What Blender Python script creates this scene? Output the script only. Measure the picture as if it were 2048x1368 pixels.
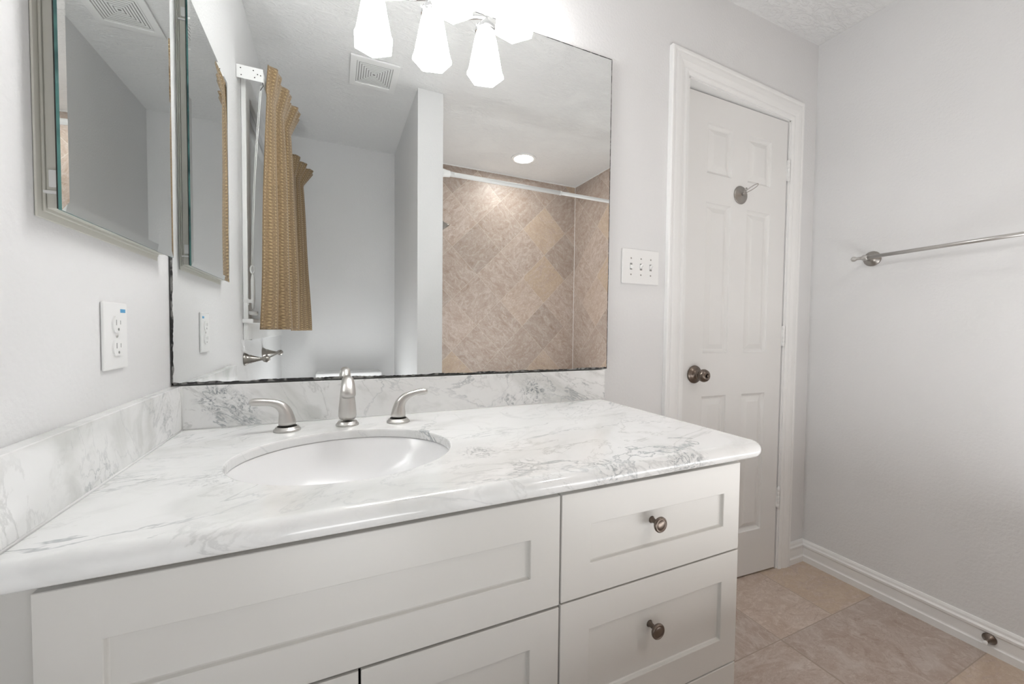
import bpy, bmesh, math, random
from mathutils import Vector, Matrix
random.seed(4)
S = bpy.context.scene
for o in list(bpy.data.objects): bpy.data.objects.remove(o)
# ------------------------------------------------------------------ camera, world, exposure
cam = bpy.data.cameras.new('camera'); camo = bpy.data.objects.new('camera', cam)
S.collection.objects.link(camo); S.camera = camo
cam.sensor_width = 36; cam.lens = 796.2/2048*36; cam.clip_start = .02; cam.clip_end = 50
def _camframe(yaw, pit, rol):
    y, p, r = map(math.radians, (yaw, pit, rol))
    fw = Vector((math.sin(y)*math.cos(p), math.cos(y)*math.cos(p), math.sin(p)))
    rt = Vector((math.cos(y), -math.sin(y), 0)); up = rt.cross(fw)
    return rt*math.cos(r)+up*math.sin(r), up*math.cos(r)-rt*math.sin(r), fw
_r, _u, _f = _camframe(24.07, -1.832, .593)
_m = Matrix((_r, _u, -_f)).transposed().to_4x4(); _m.translation = (.3419, -1.1598, 1.1019)
camo.matrix_world = _m
S.view_settings.view_transform = 'Standard'; S.view_settings.look = 'None'
S.view_settings.gamma = 1; S.view_settings.use_curve_mapping = False
S.view_settings.exposure = 0.07
world = bpy.data.worlds.new('world'); S.world = world; world.use_nodes = True
world.node_tree.nodes['Background'].inputs[0].default_value = (.82, .9, 1, 1)
world.node_tree.nodes['Background'].inputs[1].default_value = 1.0
LAMP = 22.5        # glowing glass shades of the vanity light
SPOT = 98.0       # recessed ceiling light over the tub
def soft_light(name, loc, sx, sy, tilt, power):
    l = bpy.data.lights.new(name, 'AREA'); l.energy = power; l.shape = 'RECTANGLE'; l.size = sx; l.size_y = sy; l.color = (.97, .985, 1)
    o = bpy.data.objects.new(name, l); S.collection.objects.link(o); o.location = loc; o.rotation_euler = (math.radians(tilt), 0, 0)
soft_light('fill_light', (1.58, -1.28, .52), 1.1, .62, 177, 10.5)      # both added: unseen fill lights low behind the camera, bounced off the ceiling
soft_light('fill_light', (.40, -1.42, .46), .36, .6, 180, 4.2)
H = 2.44; W = 2.415; M = .0165; YR = -2.0917; CT = .861; CTH = .0175
XP1, XP2, YP = .772, .9155, -1.155
def V(yv): return -(yv+2*M)        # depth seen in the mirror -> real y

# ------------------------------------------------------------------ node maths helper
class NX:
    def __init__(s, nt, out): s.nt, s.o = nt, out
    def _m(s, op, *a):
        n = s.nt.nodes.new('ShaderNodeMath'); n.operation = op
        for i, v in enumerate((s,)+a):
            if isinstance(v, NX): s.nt.links.new(v.o, n.inputs[i])
            else: n.inputs[i].default_value = v
        return NX(s.nt, n.outputs[0])
    def __add__(s, b): return s._m('ADD', b)
    def __sub__(s, b): return s._m('SUBTRACT', b)
    def __mul__(s, b): return s._m('MULTIPLY', b)
    def __truediv__(s, b): return s._m('DIVIDE', b)
    def floor(s): return s._m('FLOOR')
    def fract(s): return s._m('FRACT')
    def abs(s): return s._m('ABSOLUTE')
    def sin(s): return s._m('SINE')
    def mod(s, b): return s._m('FLOORED_MODULO', b)
    def mn(s, b): return s._m('MINIMUM', b)
    def mx(s, b): return s._m('MAXIMUM', b)
    def lt(s, b): return s._m('LESS_THAN', b)
    def gt(s, b): return s._m('GREATER_THAN', b)
    def step(s, lo, hi, a=0., b=1.):
        n = s.nt.nodes.new('ShaderNodeMapRange'); n.interpolation_type = 'SMOOTHSTEP'
        s.nt.links.new(s.o, n.inputs[0])
        for i, v in enumerate((lo, hi, a, b)): n.inputs[1+i].default_value = v
        return NX(s.nt, n.outputs[0])
def new_mat(name, col=(.8, .8, .8), rough=.5, metal=0., spec=.5):
    m = bpy.data.materials.new(name); m.use_nodes = True
    b = m.node_tree.nodes['Principled BSDF']
    b.inputs['Base Color'].default_value = (*col, 1); b.inputs['Roughness'].default_value = rough
    b.inputs['Metallic'].default_value = metal; b.inputs['Specular IOR Level'].default_value = spec
    return m, m.node_tree, b
def pos(nt):
    g = nt.nodes.new('ShaderNodeNewGeometry'); s = nt.nodes.new('ShaderNodeSeparateXYZ')
    nt.links.new(g.outputs['Position'], s.inputs[0])
    return g.outputs['Position'], [NX(nt, s.outputs[i]) for i in range(3)]
def vec(nt, x, y, z):
    c = nt.nodes.new('ShaderNodeCombineXYZ')
    for i, v in enumerate((x, y, z)):
        if isinstance(v, NX): nt.links.new(v.o, c.inputs[i])
        else: c.inputs[i].default_value = v
    return c.outputs[0]
def noise(nt, v, scale, detail=4, dist=0., rough=.5):
    n = nt.nodes.new('ShaderNodeTexNoise')
    if v is not None: nt.links.new(v, n.inputs['Vector'])
    n.inputs['Scale'].default_value = scale; n.inputs['Detail'].default_value = detail
    n.inputs['Distortion'].default_value = dist; n.inputs['Roughness'].default_value = rough
    return NX(nt, n.outputs['Fac'])
def mixc(nt, f, a, b):
    n = nt.nodes.new('ShaderNodeMix'); n.data_type = 'RGBA'
    if isinstance(f, NX): nt.links.new(f.o, n.inputs[0])
    else: n.inputs[0].default_value = f
    for i, v in ((6, a), (7, b)):
        if isinstance(v, tuple): n.inputs[i].default_value = (*v, 1)
        else: nt.links.new(v, n.inputs[i])
    return n.outputs[2]
def bump(nt, b, h, strength, dist):
    n = nt.nodes.new('ShaderNodeBump'); nt.links.new(h.o, n.inputs['Height'])
    n.inputs['Strength'].default_value = strength; n.inputs['Distance'].default_value = dist
    nt.links.new(n.outputs[0], b.inputs['Normal'])
# ------------------------------------------------------------------ materials
def paint(name, col, scale=110, st=.25, rough=.55):
    m, nt, b = new_mat(name, col, rough)
    P, _ = pos(nt)
    big = noise(nt, P, 2.2, 2)
    nt.links.new(mixc(nt, big.step(.3, .7), tuple(c*.985 for c in col), tuple(min(1, c*1.015) for c in col)), b.inputs['Base Color'])
    bump(nt, b, noise(nt, P, scale, 3), st, .004)
    return m
WALL = (.80, .80, .80)
m_wall = paint('wall_paint', WALL)
m_trim, nt, b = new_mat('trim_paint', (.90, .90, .89), .32)
P, _ = pos(nt); bump(nt, b, noise(nt, P, 60, 2), .05, .002)
m_door = paint('door_paint', (.84, .835, .82), 45, .06, .38)
m_cab = paint('cabinet_paint', (.75, .737, .705), 30, .05, .36)
# ceiling: brushed drywall texture
m_ceil, nt, b = new_mat('ceiling_texture', (.86, .86, .855), .7)
P, (x, y, z) = pos(nt)
v = vec(nt, x*1.0, y*2.6, z)
n1 = noise(nt, v, 15, 6, 1.8, .6); n2 = noise(nt, P, 5, 3, 1.0)
h = n1.step(.42, .62)*(n2.step(.35, .6)*.8+.35)
bump(nt, b, h, .5, .006)
# marble
def marble(name, spots=(), patch=.5):
    m, nt, b = new_mat(name, rough=.13)
    P, (x, y, z) = pos(nt)
    q = vec(nt, x*.8+z*.5, y*1.3-x*.35, z*1.1+x*.2)
    soft = noise(nt, q, 4.0, 4, .9, .5).step(.48, .70)
    soft2 = noise(nt, q, 11., 4, 1.0, .55).step(.50, .70)
    mask = noise(nt, q, 2.6, 3, .5).step(.46, .64)
    r1 = (noise(nt, q, 2.6, 7, 1.3, .58)-.5).abs().step(0., .012, 1., 0.)
    r2 = (noise(nt, q, 5.5, 8, 1.0, .62)-.5).abs().step(0., .020, 1., 0.)
    c = mixc(nt, soft*patch, (.925, .93, .925), (.66, .67, .645))
    c = mixc(nt, soft2*patch*.55, c, (.64, .65, .63))
    c = mixc(nt, r2*(mask*.38+.04), c, (.46, .47, .46))
    c = mixc(nt, r1*(mask*.6+.18), c, (.36, .39, .41))
    for cx, cy, cz, rad, k in spots:      # darker clouded knots in the stone
        d = nt.nodes.new('ShaderNodeVectorMath'); d.operation = 'DISTANCE'
        nt.links.new(P, d.inputs[0]); d.inputs[1].default_value = (cx, cy, cz)
        f = NX(nt, d.outputs['Value'])+noise(nt, P, 22, 5, 1.)*rad*.9
        near = f.step(rad*.7, rad*1.5, 1., 0.)
        cl = noise(nt, P, 45, 6, 2.2, .6).step(.42, .6)
        ln = (noise(nt, P, 24, 7, 1.6, .66)-.5).abs().step(0., .07, 1., 0.)
        c = mixc(nt, near*cl*.32*k, c, (.46, .48, .47))
        c = mixc(nt, near*ln*cl*.85*k, c, (.14, .17, .20))
    nt.links.new(c, b.inputs['Base Color'])
    b.inputs['Coat Weight'].default_value = .2; b.inputs['Coat Roughness'].default_value = .06
    return m
m_marble = marble('marble_worktop', ((.66, -.53, .86, .05, .6), (.79, -.59, .85, .05, .8), (.97, -.59, .85, .07, .75), (.60, -.43, .86, .05, .6), (.17, -.40, .86, .05, .45)), .42)
m_marble_s = marble('marble_splash', ((.085, -.02, .93, .055, 1.), (.14, -.02, .90, .045, .8), (.93, -.02, .90, .06, 1.), (.84, -.02, .875, .04, .7), (.02, -.10, .91, .05, .5)), .85)
# stone tile
def stone(nt, b, u, v, us, vs, P, cols, grout, gw, rowshift=None, veins=6):
    """u, v in tile units; us, vs = tile sizes in metres for even joint widths"""
    iu, iv = u.floor(), v.floor()
    wn = nt.nodes.new('ShaderNodeTexWhiteNoise'); wn.noise_dimensions = '2D'
    nt.links.new(vec(nt, iu, iv, 0), wn.inputs['Vector'])
    rnd = NX(nt, wn.outputs['Value'])
    sep = nt.nodes.new('ShaderNodeSeparateColor'); nt.links.new(wn.outputs['Color'], sep.inputs[0])
    ra, rb = NX(nt, sep.outputs[0]), NX(nt, sep.outputs[1])
    # every tile shows its own cut of the rock, veins turned one of two ways
    fu, fv = u.fract(), v.fract()
    sw = rb.gt(.5)
    a = fu*sw+fv*(sw*-1.+1.); c_ = fv*sw+fu*(sw*-1.+1.)
    tv = vec(nt, a*us*veins*.7+rnd*37., c_*vs*veins*1.15+ra*53., rb*11.)
    n1 = noise(nt, tv, 1.5, 6, 1.4, .55); n2 = noise(nt, tv, 2.8, 8, 1.8, .62); n3 = noise(nt, tv, 9, 7, .9, .62)
    c = mixc(nt, n1.step(.30, .70), cols[0], cols[1])
    c = mixc(nt, n2.step(.48, .66)*.6, c, cols[2])
    c = mixc(nt, n2.step(.28, .46, 1., 0.)*.55, c, cols[3])
    c = mixc(nt, (n2-.5).abs().step(0., .018, 1., 0.)*n1.step(.45, .6)*.55, c, cols[3])
    c = mixc(nt, (noise(nt, tv, 2.0, 6, 2.2, .6)-.5).abs().step(0., .012, 1., 0.)*.5, c, cols[4])
    c = mixc(nt, n3.step(.56, .70)*.5, c, cols[4])
    c = mixc(nt, noise(nt, P, 70, 5, .5, .7).step(.35, .70)*.22, c, cols[3])
    c = mixc(nt, ra.step(.80, .98)*n2.step(.35, .55)*.5, c, cols[5])
    br = nt.nodes.new('ShaderNodeHueSaturation'); nt.links.new(c, br.inputs['Color'])
    nt.links.new((rnd*.30+.84).o, br.inputs['Value'])
    e = (fu.mn(fu*-1.+1.)*us).mn(fv.mn(fv*-1.+1.)*vs)
    g = e.lt(gw)
    nt.links.new(mixc(nt, g, br.outputs[0], grout), b.inputs['Base Color'])
    bump(nt, b, n2*.15+n3*.1+g*-.6, .25, .003)
B = [(.44, .345, .285), (.55, .465, .41), (.63, .56, .51), (.31, .215, .155), (.70, .64, .58), (.42, .31, .19)]
def wall_tile(name, axis, off):
    m, nt, b = new_mat(name, rough=.42)
    P, c = pos(nt)
    a = c[axis]-off[0]; d = c[2]-off[1]
    k = 1/(2*.2155)
    stone(nt, b, (a+d)*k, (a-d)*k, .3048, .3048, P, B, (.66, .60, .53), .0009)
    return m
m_tile_r = wall_tile('shower_tile_rear', 0, (1.662, 1.347))
m_tile_s = wall_tile('shower_tile_side', 1, (V(1.92), 1.350))
m_floor, nt, b = new_mat('floor_tile', rough=.3)
P, (x, y, z) = pos(nt)
row = (y*-1.+(-.286+.322)+.0)/.322
ri = row.floor()
odd = ri.mod(2.)
wid = odd*.315+.315
u = (x-1.80)/wid
stone(nt, b, u+ri*7., row, .315, .322, P, B, (.36, .29, .23), .0016)
# metals, glass, china
def metal(name, col, rough, aniso=0.):
    m, nt, b = new_mat(name, col, rough, 1.)
    P, _ = pos(nt)
    n = noise(nt, P, 160, 3)
    nt.links.new((n*.03+(rough-.015)).o, b.inputs['Roughness'])
    return m
m_nickel = metal('brushed_nickel', (.60, .585, .565), .36)
m_nickel_d = metal('satin_nickel_dark', (.38, .36, .335), .36)
m_bronze = metal('aged_bronze', (.20, .165, .14), .30)
m_chrome = metal('chrome', (.85, .85, .86), .08)
m_mirror, nt, b = new_mat('mirror_silver', (.86, .875, .87), .0, 1.)
m_medge, nt, b = new_mat('mirror_edge', (.05, .05, .05), .5)
P, _ = pos(nt); nt.links.new(mixc(nt, noise(nt, P, 40, 6, 1.).step(.45, .6), (.02, .02, .02), (.25, .25, .24)), b.inputs['Base Color'])
m_gedge, nt, b = new_mat('green_glass_edge', (.03, .13, .12), .08)
P, _ = pos(nt); nt.links.new(mixc(nt, noise(nt, P, 12, 3).step(.35, .65), (.015, .07, .07), (.10, .27, .25)), b.inputs['Base Color'])
m_white, nt, b = new_mat('white_plastic', (.88, .88, .87), .28)
m_almond, nt, b = new_mat('cream_enamel', (.66, .65, .59), .4)
m_dark, nt, b = new_mat('dark_gap', (.03, .028, .025), .7)
m_china, nt, b = new_mat('white_china', (.88, .88, .885), .22)
m_wood, nt, b = new_mat('raw_cabinet_wood', (.42, .30, .20), .6)
P, (x, y, z) = pos(nt); nt.links.new(mixc(nt, noise(nt, vec(nt, x*2., y*30., z*30.), 6, 4).step(.35, .65), (.36, .25, .16), (.50, .38, .26)), b.inputs['Base Color'])
m_shadecloth, nt, b = new_mat('white_window_shade', (.80, .81, .80), .6)
m_slot, nt, b = new_mat('slot_grey', (.30, .30, .29), .6)
m_blue, nt, b = new_mat('blue_sticker', (.10, .36, .62), .5)
m_caulk, nt, b = new_mat('white_caulk', (.85, .85, .84), .5)
m_glass, nt, b = new_mat('window_glass', (1, 1, 1), 0.); b.inputs['Transmission Weight'].default_value = 1
def emis(name, col, st, base=(.9, .9, .9)):
    m, nt, b = new_mat(name, base, .3)
    b.inputs['Emission Color'].default_value = (*col, 1); b.inputs['Emission Strength'].default_value = st
    return m
m_lamp = emis('lit_frosted_glass', (1., .995, .985), LAMP)
m_spot = emis('lit_lens', (1., .985, .955), SPOT)
# curtain cloth: tan weave with small gold knots
m_cloth, nt, b = new_mat('tan_curtain_cloth', (.4, .3, .18), .85, 0, .2)
uv = nt.nodes.new('ShaderNodeUVMap'); sp = nt.nodes.new('ShaderNodeSeparateXYZ'); nt.links.new(uv.outputs[0], sp.inputs[0])
u, v = NX(nt, sp.outputs[0]), NX(nt, sp.outputs[1])
ru = u/.0165; rv = v/.0135
off = ru.floor().mod(2.)*.5
du = (ru.fract()-.5).abs(); dv = ((rv+off).fract()-.5).abs()
dot = (du*du+dv*dv).step(.012, .06, 1., 0.)
weave = ((u*2200.).sin()*.25+.5)*((v*1500.).sin()*.3+.7)
nz = noise(nt, uv.outputs[0], 160, 4)
c = mixc(nt, nz.step(.35, .65), (.225, .15, .08), (.345, .24, .13))
c = mixc(nt, weave*.35, c, (.15, .10, .055))
c = mixc(nt, dot*.5, c, (.66, .50, .27))
nt.links.new(c, b.inputs['Base Color'])
bump(nt, b, dot+weave*.5+nz*.5, .6, .002)
b.inputs['Sheen Weight'].default_value = .3

# ------------------------------------------------------------------ mesh building
C = S.collection
class MB:
    def __init__(s): s.v = []; s.f = []; s.sm = []; s.mi = []; s.uv = {}; s.cur = 0
    def add(s, vs, fs, smooth=False):
        o = len(s.v); s.v += [Vector(p) for p in vs]
        for f in fs: s.f.append([o+i for i in f]); s.sm.append(smooth); s.mi.append(s.cur)
        return o
    def box(s, x0, x1, y0, y1, z0, z1):
        x0, x1 = sorted((x0, x1)); y0, y1 = sorted((y0, y1)); z0, z1 = sorted((z0, z1))
        s.add([(x, y, z) for x in (x0, x1) for y in (y0, y1) for z in (z0, z1)],
              [(0, 1, 3, 2), (4, 6, 7, 5), (0, 4, 5, 1), (2, 3, 7, 6), (0, 2, 6, 4), (1, 5, 7, 3)]); return s
    def lathe(s, prof, c, axis=(0, 0, 1), n=32, smooth=True, sx=1., sy=1., rot=0., cap=True):
        a = Vector(axis).normalized()
        t = Vector((1, 0, 0)) if abs(a.x) < .9 else Vector((0, 1, 0))
        e1 = (t-a*t.dot(a)).normalized(); e2 = a.cross(e1); c = Vector(c); vs = []; fs = []
        for r, h in prof:
            for k in range(n):
                an = rot+2*math.pi*k/n
                vs.append(c+a*h+e1*(r*sx*math.cos(an))+e2*(r*sy*math.sin(an)))
        for i in range(len(prof)-1):
            for k in range(n):
                k2 = (k+1) % n
                fs.append((i*n+k, i*n+k2, (i+1)*n+k2, (i+1)*n+k))
        if cap:
            if prof[0][0] > 1e-5: fs.append(tuple(range(n))[::-1])
            if prof[-1][0] > 1e-5: fs.append(tuple((len(prof)-1)*n+k for k in range(n)))
        s.add(vs, fs, smooth); return s
    def tube(s, pts, rad, n=16, flat=1., cap=True, smooth=True, up=None, closed=False):
        pts = [Vector(p) for p in pts]; N = len(pts)
        if not hasattr(rad, '__len__'): rad = [rad]*N
        if not hasattr(flat, '__len__'): flat = [flat]*N
        vs = []; fs = []; prev = None
        for i, p in enumerate(pts):
            if closed: t = pts[(i+1) % N]-pts[i-1]
            else: t = (pts[min(i+1, N-1)]-pts[max(i-1, 0)])
            t.normalize()
            if prev is None:
                r0 = Vector(up) if up else (Vector((0, 0, 1)) if abs(t.z) < .9 else Vector((1, 0, 0)))
            else: r0 = prev
            e1 = (r0-t*r0.dot(t)).normalized(); prev = e1; e2 = t.cross(e1)
            for k in range(n):
                an = 2*math.pi*k/n
                vs.append(p+e1*(rad[i]*flat[i]*math.cos(an))+e2*(rad[i]*math.sin(an)))
        for i in range(N if closed else N-1):
            j = (i+1) % N
            for k in range(n):
                k2 = (k+1) % n; fs.append((i*n+k, i*n+k2, j*n+k2, j*n+k))
        if cap and not closed:
            fs.append(tuple(range(n))[::-1]); fs.append(tuple((N-1)*n+k for k in range(n)))
        s.add(vs, fs, smooth); return s
    def sweep(s, prof, path, frame):
        """prof 2D points, path list of (origin, e1, e2)"""
        n = len(prof); vs = []; fs = []
        for o, e1, e2 in path:
            for a, b_ in prof: vs.append(Vector(o)+Vector(e1)*a+Vector(e2)*b_)
        for i in range(len(path)-1):
            for k in range(n):
                k2 = (k+1) % n; fs.append((i*n+k, i*n+k2, (i+1)*n+k2, (i+1)*n+k))
        fs.append(tuple(range(n))[::-1]); fs.append(tuple((len(path)-1)*n+k for k in range(n)))
        s.add(vs, fs); return s
ORG = {}
def obj(name, mb, mats, parent=None, bevel=0., seg=2, origin=None, solid=0.):
    if not isinstance(mats, (list, tuple)): mats = [mats]
    me = bpy.data.meshes.new(name)
    if parent is not None: org = ORG[parent.name]
    elif origin is not None: org = Vector(origin)
    else:
        xs = [[p[i] for p in mb.v] for i in range(3)]
        org = Vector(((min(xs[0])+max(xs[0]))/2, (min(xs[1])+max(xs[1]))/2, min(xs[2])))
    me.from_pydata([p-org for p in mb.v], [], mb.f)
    for i, p in enumerate(me.polygons): p.use_smooth = mb.sm[i]; p.material_index = mb.mi[i]
    if mb.uv:
        l = me.uv_layers.new(name='UVMap')
        for p in me.polygons:
            for li in p.loop_indices: l.data[li].uv = mb.uv.get(me.loops[li].vertex_index, (0, 0))
    for m in mats: me.materials.append(m)
    bm = bmesh.new(); bm.from_mesh(me); bmesh.ops.remove_doubles(bm, verts=bm.verts, dist=1e-6)
    bmesh.ops.recalc_face_normals(bm, faces=bm.faces); bm.to_mesh(me); bm.free()
    o = bpy.data.objects.new(name, me); C.objects.link(o)
    if parent is not None: o.parent = parent
    else: o.location = org
    ORG[o.name] = org
    if bevel:
        md = o.modifiers.new('bevel', 'BEVEL'); md.width = bevel; md.segments = seg; md.limit_method = 'ANGLE'; md.angle_limit = math.radians(40)
        md.harden_normals = False
    if solid:
        md = o.modifiers.new('solid', 'SOLIDIFY'); md.thickness = solid; md.offset = 0
    return o
def thing(name, label, cat, loc, group=None):
    o = bpy.data.objects.new(name, None); C.objects.link(o); o.location = loc; o.empty_display_size = .02
    ORG[o.name] = Vector(loc); o['label'] = label; o['category'] = cat
    if group: o['group'] = group
    return o
def tag(o, label, cat, group=None):
    o['label'] = label; o['category'] = cat
    if group: o['group'] = group
    return o
def struct(name, mb, m, label=None, cat=None, parent=None, **k):
    o = obj(name, mb, m, parent, **k)
    if parent is None: o['kind'] = 'structure'
    if label: o['label'] = label; o['category'] = cat
    return o

# ------------------------------------------------------------------ room shell
T = .12
mb = MB()
DX0, DX1, DZL, DZR = 1.590, 2.226, 2.092, 2.060       # rough opening of the door, head slightly out of level
mb.box(-T, DX0, 0, T, 0, H); mb.box(DX1, W+T, 0, T, 0, H)
mb.add([(DX0, 0, DZL), (DX1, 0, DZR), (DX1, 0, H), (DX0, 0, H), (DX0, T, DZL), (DX1, T, DZR), (DX1, T, H), (DX0, T, H)],
       [(0, 1, 2, 3), (4, 7, 6, 5), (0, 4, 5, 1), (3, 2, 6, 7), (0, 3, 7, 4), (1, 5, 6, 2)])
struct('wall_back', mb, m_wall, 'pale grey painted wall holding the big mirror and the white door', 'wall')
WY0, WY1, WZ0, WZ1 = V(.86), V(1.86), 1.12, 2.07
mb = MB(); mb.box(-T, 0, 0, WY0, 0, H); mb.box(-T, 0, WY1, YR-T, 0, H); mb.box(-T, 0, WY0, WY1, 0, WZ0); mb.box(-T, 0, WY0, WY1, WZ1, H)
struct('wall_left', mb, m_wall, 'pale painted wall with mirrored cabinet, outlet and curtained window', 'wall')
mb = MB(); mb.box(W, W+T, 0, -1.33, 0, H)
struct('wall_right', mb, m_wall, 'light grey wall with the towel bar', 'wall')
mb = MB(); mb.box(W, W+T, -1.33, YR-T, 0, H)
struct('wall_shower_side', mb, m_tile_s, 'beige stone tiled end wall of the shower', 'wall')
mb = MB(); mb.box(0, XP1, YR, YR-T, 0, H)
struct('wall_rear', mb, m_wall, 'plain grey wall behind the toilet seen in the mirror', 'wall')
mb = MB(); mb.box(XP2, W, YR, YR-T, 0, H)
struct('wall_shower_rear', mb, m_tile_r, 'beige diagonal stone tiled long wall of the shower', 'wall')
mb = MB(); mb.box(XP1, XP2, YP, YR-T, 0, H)
struct('wall_partition', mb, m_wall, 'grey stub wall between the toilet and the shower', 'wall')
mb = MB(); mb.box(-T, W+T, .9, YR-T, -.06, 0)
struct('floor', mb, m_floor, 'brown beige stone tiled floor', 'floor')
mb = MB(); mb.box(-T, W+T, .9, YR-T, H, H+.06)
struct('ceiling', mb, m_ceil, 'white textured ceiling', 'ceiling')
mb = MB(); mb.box(1.3, 1.3+.05, T, .85, 0, H); mb.box(W, W+.05, T, .85, 0, H); mb.box(1.3, W+.05, .85, .9, 0, H)
struct('wall_closet', mb, m_wall, 'dim wall beyond the ajar white door', 'wall')
# caulk lines of the shower tile
mb = MB()
mb.box(XP2, W, YR, YR+.004, H-.006, H); mb.box(W-.004, W, -1.33, YR, H-.006, H)
mb.box(W-.003, W, YR, YR+.003, 0, H-.006); mb.box(XP2, XP2+.003, YR, YR+.003, 0, H-.006)
struct('trim_3', mb, m_caulk, 'thin white caulk lines at the top and corner of the shower tile', 'caulk')

# baseboards
BB = [(0, 0), (.016, 0), (.016, .026), (.012, .030), (.011, .034), (.011, .066), (.0145, .072), (.0150, .080), (.010, .086), (.0085, .094), (.005, .101), (0, .102)]
mb = MB()
mb.sweep(BB, [((W, 0, 0), (-1, -1, 0), (0, 0, 1)), ((W, -1.33, 0), (-1, 0, 0), (0, 0, 1))], None)
struct('baseboard_right', mb, m_trim, 'white moulded baseboard along the towel bar wall', 'baseboard')
mb = MB()
mb.sweep(BB, [((2.300, 0, 0), (0, -1, 0), (0, 0, 1)), ((W, 0, 0), (-1, -1, 0), (0, 0, 1))], None)
struct('baseboard_back', mb, m_trim, 'short white baseboard between the door casing and the corner', 'baseboard')
mb = MB(); mb.sweep(BB, [((0, YR, 0), (0, 1, 0), (0, 0, 1)), ((XP1, YR, 0), (0, 1, 0), (0, 0, 1))], None)
struct('baseboard_rear', mb, m_trim, 'white baseboard behind the toilet', 'baseboard')

# door casing, one mitred frame
CP = [(-.007, 0), (-.007, .0085), (.006, .013), (.013, .0135), (.018, .009), (.024, .012), (.040, .0165), (.058, .018), (.066, .018), (.070, .0145), (.075, .0185), (.084, .019), (.088, .015), (.088, 0)]
xi0, xi1 = 1.585, 2.229
zi0, zi1 = 2.091, 2.058
mb = MB()
def cas(x, z, ex, ez): return ((x, 0, z), (ex, 0, ez), (0, -1, 0))
mb.sweep([(a, b_) for a, b_ in CP], [cas(xi0, 0, -1, 0), cas(xi0, zi0, -1, .93), cas(xi1, zi1, .76, .93), cas(xi1, 0, .76, 0)], None)
struct('trim_1', mb, m_trim, 'white moulded casing around the bathroom door', 'door casing')
# jamb
mb = MB()
mb.box(DX0-.001, DX0+.012, -.002, T, 0, DZL); mb.box(DX1-.010, DX1+.001, -.002, T, 0, DZR)
mb.add([(DX0, -.002, DZL-.012), (DX1, -.002, DZR-.012), (DX1, -.002, DZR+.002), (DX0, -.002, DZL+.002), (DX0, T, DZL-.012), (DX1, T, DZR-.012), (DX1, T, DZR+.002), (DX0, T, DZL+.002)],
       [(0, 1, 2, 3), (4, 7, 6, 5), (0, 4, 5, 1), (3, 2, 6, 7), (0, 3, 7, 4), (1, 5, 6, 2)])
mb.box(DX0+.012, DX0+.022, .078, T, 0, DZL-.02); mb.box(DX1-.020, DX1-.010, .045, T, 0, DZR-.02)
struct('trim_2', mb, m_trim, 'white jamb lining the doorway', 'door jamb')

# ------------------------------------------------------------------ panelled slabs
def slab(mb, U0, U1, V0, V1, thick, rects, rings, mp, back=True):
    """front face at depth 0 with sunk / raised panels; mp(u, v, d) -> world, d>0 goes into the slab"""
    us = sorted({U0, U1, *[r[0] for r in rects], *[r[1] for r in rects]})
    vs = sorted({V0, V1, *[r[2] for r in rects], *[r[3] for r in rects]})
    for i in range(len(us)-1):
        for j in range(len(vs)-1):
            a, b_, c, d = us[i], us[i+1], vs[j], vs[j+1]
            if any(a >= r[0]-1e-6 and b_ <= r[1]+1e-6 and c >= r[2]-1e-6 and d <= r[3]+1e-6 for r in rects): continue
            mb.add([mp(a, c, 0), mp(b_, c, 0), mp(b_, d, 0), mp(a, d, 0)], [(0, 1, 2, 3)])
    for r in rects:
        prev = None
        for ins, dep in [(0, 0)]+list(rings):
            q = [mp(r[0]+ins, r[2]+ins, dep), mp(r[1]-ins, r[2]+ins, dep), mp(r[1]-ins, r[3]-ins, dep), mp(r[0]+ins, r[3]-ins, dep)]
            if prev:
                mb.add(prev+q, [(k, (k+1) % 4, 4+(k+1) % 4, 4+k) for k in range(4)])
            prev = q
        mb.add(prev, [(0, 1, 2, 3)])
    # sides share the cut points of the front so that the mesh is closed
    ring = [(u, V0) for u in us]+[(U1, v) for v in vs[1:]]+[(u, V1) for u in us[::-1][1:]]+[(U0, v) for v in vs[::-1][1:-1]]
    n = len(ring)
    mb.add([mp(u, v, 0) for u, v in ring]+[mp(u, v, thick) for u, v in ring], [(k, (k+1) % n, n+(k+1) % n, n+k) for k in range(n)]+[tuple(range(n, 2*n))])

# ------------------------------------------------------------------ door, ajar by three degrees
PV = Vector((2.2095, .001, 0)); AN = math.radians(3.4)
def dm(u, v, d):      # u measured from hinge towards the latch
    e = Vector((-math.cos(AN), math.sin(AN), 0)); nrm = Vector((math.sin(AN), math.cos(AN), 0))
    return PV+e*u+nrm*d+Vector((0, 0, v+.0*u))
door = bpy.data.objects.new('door_1', None); C.objects.link(door); door.location = (2.2095, .001, .006); ORG['door_1'] = Vector((2.2095, .001, .006))
door['kind'] = 'structure'; door['label'] = 'white six panel door standing slightly ajar'; door['category'] = 'door'
mb = MB()
ZT = 2.045
def dmt(u, v, d):     # head of the slab follows the racked frame
    k = max(0, (v-1.0)/(ZT-1.0)); return dm(u, v+.026*k*(u/.58), d)
pr = [(.098, .239), (.331, .468)]; pz = [(.207, .829), (1.010, 1.622), (1.738, 1.936)]
rects = [(a, b_, c, d) for a, b_ in pr for c, d in pz]
slab(mb, 0, .602, .008, ZT, .035, rects, [(.003, .005), (.010, .0115), (.015, .0125), (.036, .003), (.038, .0026)], dmt)
obj('slab', mb, m_door, door)
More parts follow.
